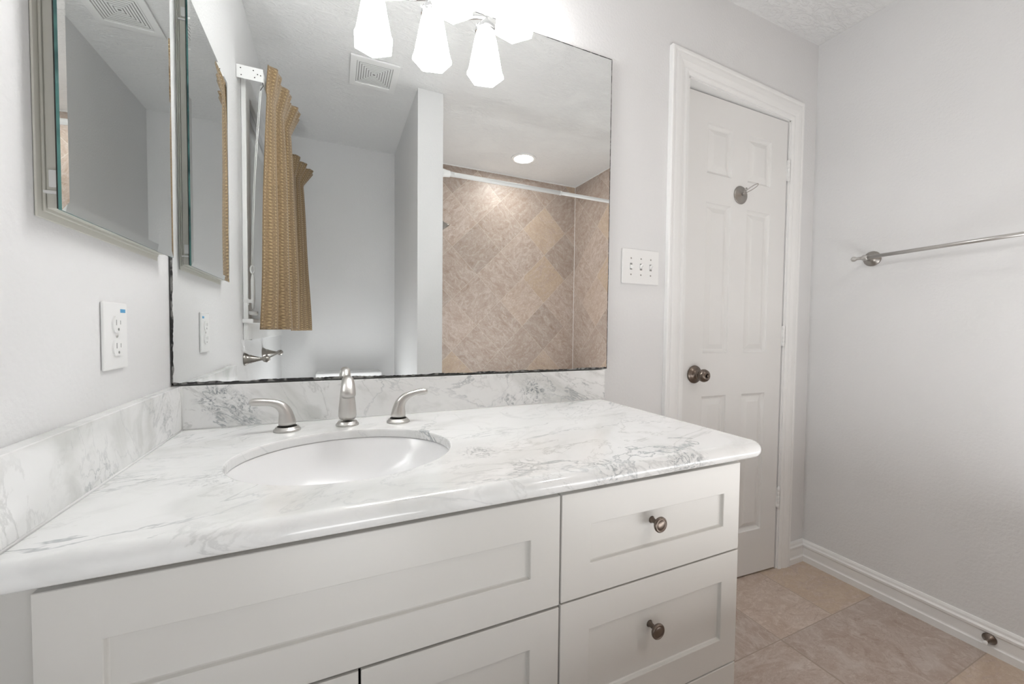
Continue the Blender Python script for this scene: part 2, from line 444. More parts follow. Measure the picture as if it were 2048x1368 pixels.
# knob
kc = dm(.511, .9235, 0); kn = Vector((-math.sin(AN), -math.cos(AN), 0))
mb = MB(); mb.lathe([(.0, 0), (.0355, 0), (.0372, .003), (.0355, .006), (.032, .0065), (.029, .010), (.020, .014), (.0135, .017), (.0115, .024), (.0115, .032)], kc, kn, 40)
k1 = obj('door_knob', mb, m_bronze, door); k1['label'] = 'aged bronze round knob with rose'
mb = MB(); mb.lathe([(.0105, .026), (.013, .032), (.020, .037), (.0252, .045), (.0262, .053), (.0235, .061), (.017, .067), (.010, .0695), (.0085, .068), (.0085, .066), (0, .066)], kc, kn, 40)
obj('grip', mb, m_bronze, k1)
mb = MB(); mb.lathe([(.0, .066), (.005, .066), (.005, .0735), (.004, .0745), (0, .0745)], kc, kn, 16)
obj('lock_button', mb, m_bronze, k1)
for sgn in (1, -1): obj('screw', MB().lathe([(0, .0105), (.003, .0105), (.003, .0125), (0, .0128)], kc+Vector((.003, 0, .0215*sgn)), kn, 12), m_dark, k1)
for zc_ in (1.828, 1.083, .336):
    mb = MB()
    for k in range(5):
        z0 = zc_-.046+k*.0187
        mb.lathe([(.0048, 0), (.0055, .001), (.0055, .0172), (.0048, .0182)], (2.2135, -.0055, z0), (0, 0, 1), 14)
    mb.lathe([(.003, 0), (.004, .002), (.004, .094), (.0035, .1), (.0, .101)], (2.2135, -.0055, zc_-.0475), (0, 0, 1), 12)
    mb.box(2.2075, 2.2095, -.003, .001, zc_-.045, zc_+.046); mb.box(2.216, 2.2195, -.0025, .001, zc_-.045, zc_+.046)
    obj('hinge', mb, m_trim, door)
# robe hook
t = thing('robe_hook', 'satin nickel double robe hook screwed high on the white door', 'hook', tuple(dm(.2795, 1.6850, 0)))
hc = dm(.2795, 1.6850, 0)
mb = MB(); mb.lathe([(0, 0), (.0375, 0), (.0385, .002), (.0370, .004), (.030, .0058), (.010, .0078), (.007, .010)], hc, kn, 40)
obj('rosette', mb, m_nickel_d, t)
mb = MB(); R_ = Vector((1, 0, 0)); Z_ = Vector((0, 0, 1))
mb.tube([hc+kn*.006, hc+kn*.014+Z_*.001, hc+kn*.022+Z_*.006], [.0055, .0048, .0045], 12)
base = hc+kn*.018+Z_*.003
def loop(cx, dirv, L, w):
    pts = []
    sidev = dirv.cross(kn).normalized()
    for k in range(25):
        a = math.pi*2*k/25
        pts.append(cx+dirv*(L*.5*(1-math.cos(a)))+sidev*(w*math.sin(a)*(.55+.45*(1-math.cos(a))*.5)))
    return pts
mb.tube(loop(base, (kn*.75+Z_*.45+R_*.42).normalized(), .058, .0080), .0017, 8, closed=True)
mb.tube(loop(base, (kn*.35+Z_*.75+R_*.12).normalized(), .022, .0055), .0016, 8, closed=True)
obj('prong', mb, m_nickel_d, t)

# ------------------------------------------------------------------ wall mirror
t = thing('wall_mirror', 'large frameless wall mirror above the marble backsplash', 'mirror', (.61, -.01, .966))
MX0, MX1, MZ0, MZ1 = .003, 1.220, .9665, 2.034
mb = MB(); mb.box(MX0+.001, MX1-.001, -M+.0005, -M+.006, MZ0+.001, MZ1-.001)
obj('backing', mb, m_medge, t)
mb = MB(); mb.add([(MX0+.002, -M, MZ0+.0035), (MX1-.002, -M, MZ0+.0035), (MX1-.002, -M, MZ1-.002), (MX0+.002, -M, MZ1-.002)], [(0, 1, 2, 3)])
obj('silvered_glass', mb, m_mirror, t)
# blackened, eaten edge of the silvering
mb = MB(); random.seed(2)
def ragged(p0, p1, inw, n, wmin, wmax):
    p0, p1, inw = Vector(p0), Vector(p1), Vector(inw); vs = []; fs = []; w = wmin
    for k in range(n+1):
        w = max(wmin, min(wmax, w+random.uniform(-1, 1)*(wmax-wmin)*.45))
        p = p0.lerp(p1, k/n); vs += [p, p+inw*w]
        if k: fs.append((2*k-2, 2*k, 2*k+1, 2*k-1))
    mb.add(vs, fs)
yy = -M-.0004
ragged((MX0, yy, MZ0), (MX1, yy, MZ0), (0, 0, 1), 260, .0035, .0065)
ragged((MX0, yy, MZ0), (MX0, yy, MZ1), (1, 0, 0), 200, .002, .0045)
ragged((MX1, yy, MZ0), (MX1, yy, MZ1), (-1, 0, 0), 60, .0018, .0022)
ragged((MX0, yy, MZ1), (MX1, yy, MZ1), (0, 0, -1), 60, .0018, .0024)
obj('worn_edge', mb, m_medge, t)

# ------------------------------------------------------------------ countertop with sink cut-out
SCX, SCY, SA, SB = .3665, -.325, .199, .166
CX1, CY1, RC = 1.208, -.600, .030
r = CTH
inner = []
def seg(p, q, n, nrm):
    for k in range(n): inner.append((p[0]+(q[0]-p[0])*k/n, p[1]+(q[1]-p[1])*k/n, nrm))
xi, yi = CX1-r, CY1+r; rc = RC-r
seg((0, yi), (xi-rc, yi), 50, (0, -1))
for k in range(13):
    a = -math.pi/2+k*math.pi/24; inner.append((xi-rc+rc*math.cos(a), yi+rc+rc*math.sin(a), (math.cos(a), math.sin(a))))
seg((xi, yi+rc+.01), (xi, 0), 24, (1, 0))
inner.append((xi, 0, (1, 0))); seg((xi-.001, 0), (0, 0), 50, (0, 0)); seg((0, 0), (0, yi), 24, (0, 0))
n = len(inner); vs = []; fs = []
TH = [math.pi/2-k*math.pi/14 for k in range(15)]
for th in TH:
    for x_, y_, nn in inner: vs.append((x_+nn[0]*r*math.cos(th), y_+nn[1]*r*math.cos(th), CT-r+r*math.sin(th)))
for i in range(len(TH)-1):
    for k in range(n): fs.append((i*n+k, i*n+(k+1) % n, (i+1)*n+(k+1) % n, (i+1)*n+k))
mb = MB(); mb.add(vs, fs, True)
def ell(x_, y_, grow=0.):
    a = math.atan2(y_-SCY, x_-SCX); A, B_ = SA+grow, SB+grow
    rr = 1/math.sqrt((math.cos(a)/A)**2+(math.sin(a)/B_)**2); return SCX+rr*math.cos(a), SCY+rr*math.sin(a)
vs = []; fs = []
for x_, y_, nn in inner: vs.append((x_, y_, CT))
for g, z_ in ((.003, CT), (.001, CT-.001), (0, CT-.004), (0, CT-.0185), (.030, CT-.0185), (.030, CT-2*r)):
    for x_, y_, nn in inner: e = ell(x_, y_, g); vs.append((e[0], e[1], z_))
for x_, y_, nn in inner: vs.append((x_, y_, CT-2*r))
for i in range(7):
    for k in range(n): fs.append((i*n+k, i*n+(k+1) % n, (i+1)*n+(k+1) % n, (i+1)*n+k))
mb.add(vs, fs, False)
o = obj('countertop', mb, m_marble); tag(o, 'white marble vanity countertop with rounded edge around the oval sink', 'countertop')
mb = MB(); mb.box(.0215, CX1+.002, -.0005, -.0205, CT+.0003, .9630)
o = obj('backsplash', mb, m_marble_s, bevel=.0012); tag(o, 'marble backsplash strip running under the big mirror', 'backsplash')
mb = MB(); mb.box(.0005, .0205, -.0005, V(.557), CT+.0003, .9630)
o = obj('side_splash', mb, m_marble_s, bevel=.0012); tag(o, 'marble side splash along the left wall below the outlet', 'backsplash')
mb = MB()
mb.tube([(.0212, -.0215, CT+.001), (.0212, V(.557), CT+.001)], .0022, 6); mb.tube([(.0215, -.0212, CT+.001), (.0215, -.0212, .962)], .0016, 6)
mb.tube([(.022, -.0212, CT+.001), (CX1, -.0212, CT+.001)], .0014, 6)
o = struct('trim_4', mb, m_caulk, 'white caulk bead where the splashes meet the countertop', 'caulk')

# sink
t = thing('bathroom_sink', 'oval white undermount sink set in the marble countertop', 'sink', (SCX, SCY, CT-.2))
mb = MB()
zt = CT-.0195
pf = [(1.09, 0), (1.012, 0), (1.0, -.002), (.93, -.020), (.84, -.042), (.72, -.064), (.58, -.082), (.42, -.095), (.25, -.103), (.12, -.105), (.0, -.105)]
out = [(.0, -.115), (.30, -.112), (.46, -.104), (.62, -.091), (.76, -.073), (.89, -.048), (1.0, -.020), (1.04, -.010), (1.09, -.010), (1.09, 0)]
mb.lathe(pf+out, (SCX, SCY, zt), (0, 0, 1), 72, sx=SA, sy=SB, cap=False)
obj('bowl', mb, m_china, t)
mb = MB(); mb.lathe([(0, 0), (.021, 0), (.022, .002), (.016, .003), (.015, .0015), (0, .0015)], (SCX, SCY, zt-.1045), (0, 0, 1), 32)
obj('drain', mb, m_chrome, t)

# faucet: spout and two lever handles
t = thing('faucet', 'brushed nickel widespread faucet with two lever handles behind the sink', 'faucet', (.369, -.10, CT))
def esc(x_, y_, r0):
    mb = MB(); mb.lathe([(0, 0), (r0, 0), (r0*1.0, .003), (r0*.93, .0055), (r0*.86, .006), (r0*.84, .009), (r0*.70, .0105), (0, .0105)], (x_, y_, CT), (0, 0, 1), 40); return mb
sx_, sy_ = .371, -.098
sp = obj('spout', MB().lathe([(.0213, .0105), (.0205, .02), (.0185, .05), (.0165, .080)], (sx_, sy_, CT), (0, 0, 1), 40, cap=False), m_nickel, t)
bpy.data.objects.remove(sp)
mb = MB()
pts = [(0, .0095), (0, .035), (0, .070), (.003, .092), (.011, .108), (.025, .1165), (.042, .1155), (.058, .107), (.072, .0935), (.083, .0785)]
rad = [.0228, .0208, .0174, .0150, .0132, .0126, .0136, .0150, .0163, .0172]
flt = [1, 1, 1, 1, .98, .92, .84, .76, .68, .60]
mb.tube([(sx_, sy_-a, CT+h) for a, h in pts], rad, 32, flt, up=(0, -1, 0))
sp = obj('spout', mb, m_nickel, t); md = sp.modifiers.new('s', 'SUBSURF'); md.levels = md.render_levels = 1
obj('escutcheon', esc(sx_, sy_, .0268), m_nickel, sp)
for s_, hx, hy in ((-1, .241, -.106), (1, .4915, -.112)):
    mb = MB()
    pts = [(0, .009), (0, .022), (.002*s_, .038), (.005*s_, .049), (.013*s_, .0595), (.024*s_, .0655), (.038*s_, .0685), (.054*s_, .0700), (.068*s_, .0705), (.0745*s_, .0695)]
    if s_ > 0: pts = [(a, h+(.006*(a/.07)) if a > .01 else h) for a, h in pts]
    rad = [.0205, .0183, .0152, .0135, .0118, .0102, .0098, .0105, .0108, .0070]
    flt = [1, 1, 1, .98, .95, .90, .82, .84, .84, .70]
    mb.tube([(hx+a, hy-abs(a)*.06, CT+h) for a, h in pts], rad, 24, flt, up=(1, 0, 0))
    hd = obj('lever_handle', mb, m_nickel, t); md = hd.modifiers.new('s', 'SUBSURF'); md.levels = md.render_levels = 1
    obj('escutcheon', esc(hx, hy, .0285), m_nickel, hd)
    obj('seal', MB().lathe([(0, 0), (.0206, 0), (.0206, .0008), (0, .0008)], (hx, hy, CT+.0098), (0, 0, 1), 32), m_dark, hd)

# ------------------------------------------------------------------ vanity cabinets
FY = -.580; BY = -.561
def fm(u, v, d): return Vector((u, FY+d, v))
def front(name, par, x0, x1, z0, z1, px0, px1, pz0, pz1):
    mb = MB(); slab(mb, x0, x1, z0, z1, .0188, [(px0, px1, pz0, pz1)], [(.0015, .0065), (.003, .0075)], fm)
    # fine seams where rails meet stiles
    o = obj(name, mb, m_cab, par, bevel=.0009, seg=1)
    return o
def body(par, x0, x1, mullion=False):
    mb = MB()
    mb.box(x0, x0+.016, -.022, BY, .10, .8240); mb.box(x1-.016, x1, -.022, BY, .10, .8240)
    mb.box(x0+.016, x1-.016, -.022, -.030, .10, .8240); mb.box(x0+.016, x1-.016, -.030, BY, .10, .118)
    mb.box(x0+.016, x1-.016, BY+.018, BY, .118, .150); mb.box(x0+.016, x1-.016, BY+.018, BY, .610, .640)
    mb.box(x0+.016, x0+.036, BY+.018, BY, .150, .8240); mb.box(x1-.036, x1-.016, BY+.018, BY, .150, .8240)
    obj('carcass', mb, m_cab, par)
    mb = MB(); mb.box(x0+.036, x1-.036, BY+.018, BY, .790, .8240)
    o = obj('top_rail', mb, m_wood, par); o['label'] = 'raw brown wood rail in the gap under the countertop'
    mb = MB(); mb.box(x0, x1, -.50, -.485, 0, .10); obj('toe_kick', mb, m_cab, par)
def knob(par, x_, z_):
    mb = MB(); mb.lathe([(.0075, 0), (.0055, .002), (.0045, .006), (.0048, .014), (.008, .0175), (.0135, .0195), (.0150, .022), (.0150, .0245), (.0135, .0262), (.0120, .0262), (.0112, .0250), (.0100, .0256), (.006, .0268), (0, .0272)], (x_, FY+.0078, z_), (0, -1, 0), 36)
    obj('knob', mb, m_bronze, par)
t = thing('sink_cabinet', 'off white shaker sink base cabinet under the oval sink', 'cabinet', (.37, -.30, 0))
body(t, .0460, .6960)
mb = MB(); mb.box(.001, .0455, BY+.02, BY+.001, .10, .824); obj('filler_strip', mb, m_cab, t)
front('false_front', t, .0485, .6950, .6260, .8175, .105, .639, .685, .7515)
front('door', t, .0485, .3710, .118, .6215, .105, .3145, .175, .5640)
front('door', t, .3745, .6950, .118, .6215, .431, .639, .175, .5640)
t = thing('drawer_cabinet', 'off white shaker drawer cabinet with bronze knobs beside the door end', 'cabinet', (.925, -.30, 0))
body(t, .6965, 1.150)
for z0, z1, a, b_, kz in ((.6275, .8175, .6850, .7560, .733), (.3750, .6240, .4360, .5640, .525), (.118, .3715, .178, .312, .262)):
    d = front('drawer', t, .6985, 1.149, z0, z1, .7590, 1.100, a, b_)
    knob(d, .9075, kz)

# ------------------------------------------------------------------ medicine cabinet on the left wall
t = thing('medicine_cabinet', 'frameless mirror door medicine cabinet on the left wall above the outlet', 'cabinet', (0, -.27, 1.248))
KY0, KY1, KZ0, KZ1, KX = -.460, -.075, 1.2475, 1.893, .028
mb = MB(); mb.box(.0005, .0030, KY0+.002, KY1-.010, KZ0-.010, KZ1+.008)
mb.box(.003, .006, KY0+.012, KY1-.014, KZ0-.001, KZ1)
obj('flange', mb, m_almond, t, bevel=.001)
mb = MB(); mb.box(.006, KX-.007, KY0+.014, KY1-.016, KZ0+.003, KZ1-.003)
obj('body', mb, m_almond, t, bevel=.0015)
for y_ in (KY0+.0135, KY1-.0155):
    for z_ in (KZ0+.022, KZ1-.06):
        mb = MB(); mb.box(.004, KX-.006, y_-.002, y_+.002, z_, z_+.004); mb.box(.010, KX-.006, y_-.003, y_+.003, z_+.008, z_+.030)
        obj('hinge_clip', mb, m_white, t, bevel=.0008)
dr = None
mb = MB(); mb.box(KX-.0066, KX-.0045, KY0+.0015, KY1-.0015, KZ0+.0015, KZ1-.0015); dr = obj('mirror_door', mb, m_dark, t)
mb = MB(); bv = .014; x0_, x1_, x2_ = KX-.0045, KX-.0012, KX
q0 = [(x0_, KY0, KZ0), (x0_, KY1, KZ0), (x0_, KY1, KZ1), (x0_, KY0, KZ1)]
q1 = [(x1_, *p[1:]) for p in q0]
q2 = [(x2_, KY0+bv, KZ0+bv), (x2_, KY1-bv, KZ0+bv), (x2_, KY1-bv, KZ1-bv), (x2_, KY0+bv, KZ1-bv)]
sd = [(k, (k+1) % 4, 4+(k+1) % 4, 4+k) for k in range(4)]
mb.add(q0+q1, sd+[(3, 2, 1, 0)]); mb.cur = 1; mb.add(q1+q2, sd); mb.add(q2, [(0, 1, 2, 3)])
o = obj('bevelled_glass', mb, [m_gedge, m_mirror], dr)

# ------------------------------------------------------------------ outlet on the left wall
t = thing('wall_outlet', 'white duplex outlet on the left wall with a small blue sticker', 'outlet', (0, -.272, 1.028))
mb = MB(); mb.box(0.0003, .0058, -.311, -.233, 1.0275, 1.1405); obj('cover_plate', mb, m_white, t, bevel=.0025, seg=3)
for zc_ in (1.103, 1.064):
    mb = MB(); vs = []
    for k in range(32):
        a = 2*math.pi*k/32; vs.append((-.272+.0168*math.cos(a), zc_+max(-.0138, min(.0138, .0172*math.sin(a)))))
    mb.add([(.0055, a, b_) for a, b_ in vs]+[(.0085, a, b_) for a, b_ in vs], [(k, (k+1) % 32, 32+(k+1) % 32, 32+k) for k in range(32)]+[tuple(range(32, 64))])
    rc_ = obj('receptacle', mb, m_white, t)
    mb = MB(); mb.box(.0083, .0087, -.280, -.278, zc_-.001, zc_+.008); mb.box(.0083, .0087, -.266, -.2645, zc_, zc_+.007)
    mb.lathe([(0, 0), (.0024, 0), (.0024, .0006), (0, .0006)], (.0082, -.272, zc_-.008), (1, 0, 0), 12)
    o = obj('slots', mb, m_slot, rc_); o['label'] = 'grey plug slots'
mb = MB(); mb.lathe([(0, 0), (.003, 0), (.0025, .001), (0, .0012)], (.0058, -.272, 1.0835), (1, 0, 0), 12); obj('screw', mb, m_nickel, t)
mb = MB(); mb.box(.0058, .0062, -.258, -.241, 1.1235, 1.1295); o = obj('sticker', mb, m_blue, t); o['label'] = 'small blue sticker'

# ------------------------------------------------------------------ triple switch on the back wall
t = thing('light_switch', 'white triple toggle switch plate between the mirror and the door', 'light switch', (1.374, 0, 1.272))
mb = MB(); mb.box(1.288, 1.460, -.0003, -.0065, 1.2725, 1.3985); obj('cover_plate', mb, m_white, t, bevel=.003, seg=3)
for i, (x_, up) in enumerate(((1.328, -1), (1.374, 1), (1.420, 1))):
    mb = MB(); mb.box(x_-.0052, x_+.0052, -.0060, -.0068, 1.3235, 1.3475); f = obj('toggle_slot', mb, m_slot, t)  # slot coloured grey to stand for the shadow around the toggle
    mb = MB(); a = up*math.radians(28)
    tip = Vector((x_, -.0065-.014*math.cos(a), 1.3355+.016*math.sin(a)))
    mb.add([(x_-.0046, -.0062, 1.329), (x_+.0046, -.0062, 1.329), (x_+.0046, -.0062, 1.342), (x_-.0046, -.0062, 1.342),
            tip+Vector((-.0036, 0, -.0035)), tip+Vector((.0036, 0, -.0035)), tip+Vector((.0036, 0, .0035)), tip+Vector((-.0036, 0, .0035))],
           [(0, 1, 2, 3), (4, 7, 6, 5), (0, 4, 5, 1), (1, 5, 6, 2), (2, 6, 7, 3), (3, 7, 4, 0)])
    obj('toggle', mb, m_white, f, bevel=.001)
    for z_ in (1.306, 1.365):
        mb = MB(); mb.lathe([(0, 0), (.0032, 0), (.0026, .0009), (0, .001)], (x_, -.0063, z_), (0, -1, 0), 14); obj('screw', mb, m_nickel_d, t)

# ------------------------------------------------------------------ towel bar on the right wall
t = thing('towel_bar', 'brushed nickel towel bar on the right wall', 'towel bar', (W, -.53, 1.42))
def P_(yv): return 1.412+(-.225-yv)*.0255
mb = MB(); mb.tube([(W-.068, -.236, P_(-.236)), (W-.068, -.860, P_(-.860))], .0072, 20); obj('bar', mb, m_nickel, t)
for y_, e_ in ((-.236, 1), (-.860, -1)):
    z_ = P_(y_)
    mb = MB(); mb.lathe([(0, 0), (.0305, 0), (.0312, .003), (.0295, .006), (.019, .010), (.011, .016), (.0085, .030), (.0082, .050), (.0095, .068)], (W, y_, z_+.002), (-1, 0, 0), 36)
    br_ = obj('bracket', mb, m_nickel_d, t)
    mb = MB(); mb.lathe([(.0092, -.014), (.0105, -.010), (.0105, .004), (.0075, .006), (.0065, .018), (.0058, .024), (.0085, .027), (.0105, .033), (.0098, .039), (.005, .043), (0, .044)], (W-.068, y_, z_), (0, e_, 0), 24)
    obj('finial', mb, m_nickel, br_)

# baseboard door stop
t = thing('door_stop', 'small bronze cone door stop screwed to the right baseboard', 'door stop', (W-.012, -.612, .040))
mb = MB(); mb.lathe([(.0, 0), (.0175, 0), (.0180, .003), (.0160, .005), (.0125, .010), (.0085, .016), (.0060, .024), (.0052, .032)], (W-.0112, -.612, .052), (-1, 0, -.06), 28)
obj('cone', mb, m_bronze, t)
mb = MB(); mb.lathe([(.0050, .031), (.0062, .034), (.0058, .042), (.004, .044), (0, .044)], (W-.0112, -.612, .052), (-1, 0, -.06), 20)
obj('tip', mb, m_white, t)

# ------------------------------------------------------------------ vanity light
t = thing('vanity_light', 'lit three lamp vanity light with faceted white glass shades over the mirror', 'wall lamp', (.624, 0, 2.05))
mb = MB(); mb.lathe([(0, 0), (.055, 0), (.058, .004), (.056, .012), (.048, .016), (.040, .022), (0, .024)], (.624, -.0005, 2.135), (0, -1, 0), 8, rot=math.pi/8, sx=1.4)
obj('backplate', mb, m_chrome, t)
LX = (.450, .623, .799); LY = -.133
mb = MB(); pts = []
for k in range(61):
    f = k/60; x_ = LX[0]-.0+f*(LX[2]-LX[0]); pts.append((x_, LY, 2.112+.010*math.cos(2*math.pi*2*f)-.004))
mb.tube(pts, .0062, 12); obj('bar', mb, m_chrome, t)
for x_ in (.536, .711):
    mb = MB(); mb.tube([(x_+(.624-x_)*.5, -.018, 2.135), (x_+(.624-x_)*.3, -.05, 2.135), (x_, -.10, 2.115), (x_, -.133, 2.099)], .006, 12); obj('arm', mb, m_chrome, t)
for i, x_ in enumerate(LX):
    mb = MB(); mb.lathe([(0, 2.124), (.006, 2.122), (.007, 2.112), (.010, 2.108), (.017, 2.104), (.020, 2.098), (.021, 2.090), (.033, 2.086), (.0345, 2.078), (.0345, 2.070), (.031, 2.069)], (x_, LY, 0), (0, 0, 1), 32)
    fx = obj('socket_collar', mb, m_chrome, t)
    for k in range(3):
        mb = MB(); a = k*2.094+.6; mb.tube([(x_+.033*math.cos(a), LY+.033*math.sin(a), 2.074), (x_+.043*math.cos(a), LY+.043*math.sin(a), 2.074)], [.0018, .003], 8)
        obj('thumb_screw', mb, m_chrome, fx)
    rot = math.radians(-90)+math.radians((4, -17, -17)[i])
    mb = MB(); mb.lathe([(.027, 2.080), (.030, 2.072), (.0355, 2.052), (.0535, 1.958), (.0555, 1.950), (.0600, 1.940), (.0600, 1.930), (.0560, 1.930), (.0540, 1.940), (.0500, 1.960), (.0300, 2.055)], (x_, LY, 0), (0, 0, 1), 6, smooth=False, rot=rot, cap=False)
    obj('glass_shade', mb, m_lamp, t)
    mb = MB(); mb.lathe([(0, 1.955), (.012, 1.958), (.022, 1.968), (.028, 1.985), (.026, 2.005), (.016, 2.03), (.013, 2.06)], (x_, LY, 0), (0, 0, 1), 24)
    obj('bulb', mb, m_lamp, fx)

# ------------------------------------------------------------------ recessed shower light, fan vent
t = thing('recessed_light', 'round lit recessed ceiling light over the shower', 'ceiling light', (1.703, V(1.70), H-.004))
mb = MB(); mb.lathe([(.072, -.003), (.075, -.006), (.096, -.005), (.100, 0), (.072, 0)], (1.703, V(1.70), H), (0, 0, 1), 48, cap=False); obj('trim_ring', mb, m_white, t)
mb = MB(); mb.lathe([(0, -.0035), (.072, -.0035), (.072, -.001), (0, -.001)], (1.703, V(1.70), H), (0, 0, 1), 48); obj('lens', mb, m_spot, t)
t = thing('ceiling_vent', 'square white ceiling exhaust vent with concentric slots', 'vent', (.538, V(1.1), H-.012))
vx0, vx1, vy0, vy1 = .420, .656, V(1.228), V(.972)
cx_, cy_ = (vx0+vx1)/2, (vy0+vy1)/2; hx_, hy_ = (vx1-vx0)/2, (vy1-vy0)/2
def ringbox(mb, a, b_, z0, z1):      # square ring between fractions a>b of the half sizes
    o = [(cx_+sx*hx_*a, cy_+sy*hy_*a) for sx, sy in ((-1, -1), (1, -1), (1, 1), (-1, 1))]
    i_ = [(cx_+sx*hx_*b_, cy_+sy*hy_*b_) for sx, sy in ((-1, -1), (1, -1), (1, 1), (-1, 1))]
    v_ = [(*p, z0) for p in o]+[(*p, z0) for p in i_]+[(*p, z1) for p in o]+[(*p, z1) for p in i_]
    f_ = []
    for k in range(4):
        k2 = (k+1) % 4; f_ += [(k, k2, 4+k2, 4+k), (8+k, 12+k, 12+k2, 8+k2), (k, 8+k, 8+k2, k2), (4+k, 4+k2, 12+k2, 12+k)]
    mb.add(v_, f_)
mb = MB(); ringbox(mb, 1.0, .74, H-.010, H-.001); obj('cover', mb, m_white, t, bevel=.002)
mb = MB(); mb.box(cx_-hx_*.75, cx_+hx_*.75, cy_-hy_*.75, cy_+hy_*.75, H-.0045, H-.001); o = obj('dark_recess', mb, m_slot, t)
mb = MB()
for k in range(7):
    a = .72-.1*k; ringbox(mb, a, a-.068, H-.0062, H-.0050)
obj('louver', mb, m_white, t)

# ------------------------------------------------------------------ window, shade, curtain and cord in the left wall
t = bpy.data.objects.new('window_1', None); C.objects.link(t); t.location = (-.06, (WY0+WY1)/2, WZ0); ORG['window_1'] = Vector(t.location)
t['kind'] = 'structure'; t['label'] = 'white framed window behind the tan curtains, seen in the mirror'; t['category'] = 'window'
mb = MB(); ow = .075
mb.box(.0005, .018, WY0+ow, WY0-.002, WZ0-ow, WZ1+ow); mb.box(.0005, .018, WY1+.002, WY1-ow, WZ0-ow, WZ1+ow)
mb.box(.0005, .018, WY0-.002, WY1+.002, WZ1-.002, WZ1+ow); mb.box(.0005, .018, WY0-.002, WY1+.002, WZ0-ow, WZ0+.002)
obj('window_casing', mb, m_trim, t, bevel=.003)
mb = MB(); mb.box(-.02, .038, WY0+ow+.01, WY1-ow-.01, WZ0-.004, WZ0+.014); obj('window_sill', mb, m_trim, t, bevel=.003)
mb = MB(); e_ = .045
for a in ((WY0, WY0-e_, WZ0, WZ1), (WY1+e_, WY1, WZ0, WZ1), (WY0-e_, WY1+e_, WZ1-e_, WZ1), (WY0-e_, WY1+e_, WZ0, WZ0+e_), (WY0-e_, WY1+e_, 1.57, 1.605)):
    mb.box(-.085, -.045, *a)
obj('sash', mb, m_trim, t, bevel=.003)
mb = MB(); mb.box(-.067, -.063, WY0-e_, WY1+e_, WZ0+e_, WZ1-e_); obj('pane', mb, m_glass, t)
# roller shade drawn down inside the window
mb = MB(); mb.box(-.032, -.030, WY0-.006, WY1+.006, WZ0+.03, WZ1-.03); mb.lathe([(.018, 0), (.018, (WY0-WY1)-.012)], (-.028, WY1+.006, WZ1-.026), (0, 1, 0), 20); mb.box(-.036, -.026, WY0-.006, WY1+.006, WZ0+.015, WZ0+.034)
o = obj('window_shade', mb, m_shadecloth); tag(o, 'white roller shade drawn down in the window behind the curtains', 'window shade')

# traverse rod
t = thing('curtain_rod', 'white flat traverse curtain rod on brackets above the window', 'curtain rod', (.05, V(1.3), 2.05))
YA, YB = V(.70), V(1.96)
mb = MB(); mb.box(.0005, .090, YA, YA-.0015, 2.060, 2.110); mb.box(.0005, .0025, YA, YA-.022, 2.060, 2.110)
bk = obj('bracket', mb, m_white, t, bevel=.0004, seg=1)
for x_, z_ in ((.016, 2.098), (.018, 2.072), (.058, 2.098), (.062, 2.072), (.072, 2.086), (.082, 2.084)):
    obj('screw_hole', MB().lathe([(0, 0), (.0022, 0), (.0022, .0004), (0, .0004)], (x_, YA+.0001, z_), (0, 1, 0), 10), m_dark, bk)
mb = MB(); mb.box(.0005, .090, YB, YB+.0015, 2.060, 2.110); obj('bracket', mb, m_white, t)
mb = MB(); mb.box(.083, .090, YA-.001, YB+.001, 2.070, 2.106); obj('track', mb, m_white, t, bevel=.002)
mb = MB(); mb.tube([(.088, YA-.004, 2.062), (.090, YA-.006, 2.050), (.084, YA-.008, 2.040), (.080, YA-.006, 2.030)], .0012, 6); o = obj('pin', mb, m_dark, t)

t = thing('cord_pulley', 'white traverse cords running down to a pulley beside the curtain', 'cord', (.02, V(.84), 1.16))
cp = Vector((.034, V(.79), 1.345))
for k, (dx, dy) in enumerate(((.0, 0), (.005, .004))):
    mb = MB(); q0, q1 = Vector((.078+dx, V(.72)+dy, 2.055)), cp+Vector((-.003+dx, dy, .004))
    pts = [q0.lerp(q1, f/16)+Vector((-.006*math.sin(math.pi*f/16), 0, 0)) for f in range(17)]
    mb.tube(pts, .0014, 6); obj('cord', mb, m_white, t)
mb = MB(); mb.tube([(cp.x+.007*math.cos(a*math.pi/12), cp.y, cp.z-.008+.016*math.sin(a*math.pi/12)) for a in range(24)], .0032, 8, closed=True); obj('pulley_loop', mb, m_white, t)
mb = MB(); mb.tube([cp+Vector((0, 0, -.026)), cp+Vector((.001, 0, -.05)), cp+Vector((.001, 0, -.13)), cp+Vector((.001, 0, -.17))], [.003, .0078, .0078, .004], 14); obj('tension_rod', mb, m_white, t)
mb = MB(); zz = cp.z-.145
mb.box(.0005, .040, cp.y-.006, cp.y+.006, zz, zz+.014); mb.box(.0185, .0215, cp.y-.008, cp.y+.008, zz-.010, zz+.016); obj('cord_clip', mb, m_white, t, bevel=.001)
mb = MB(); mb.tube([(.0185, V(.80), 1.158), (.050, V(.80), 1.158)], .0085, 16); obj('peg', mb, m_white, t)

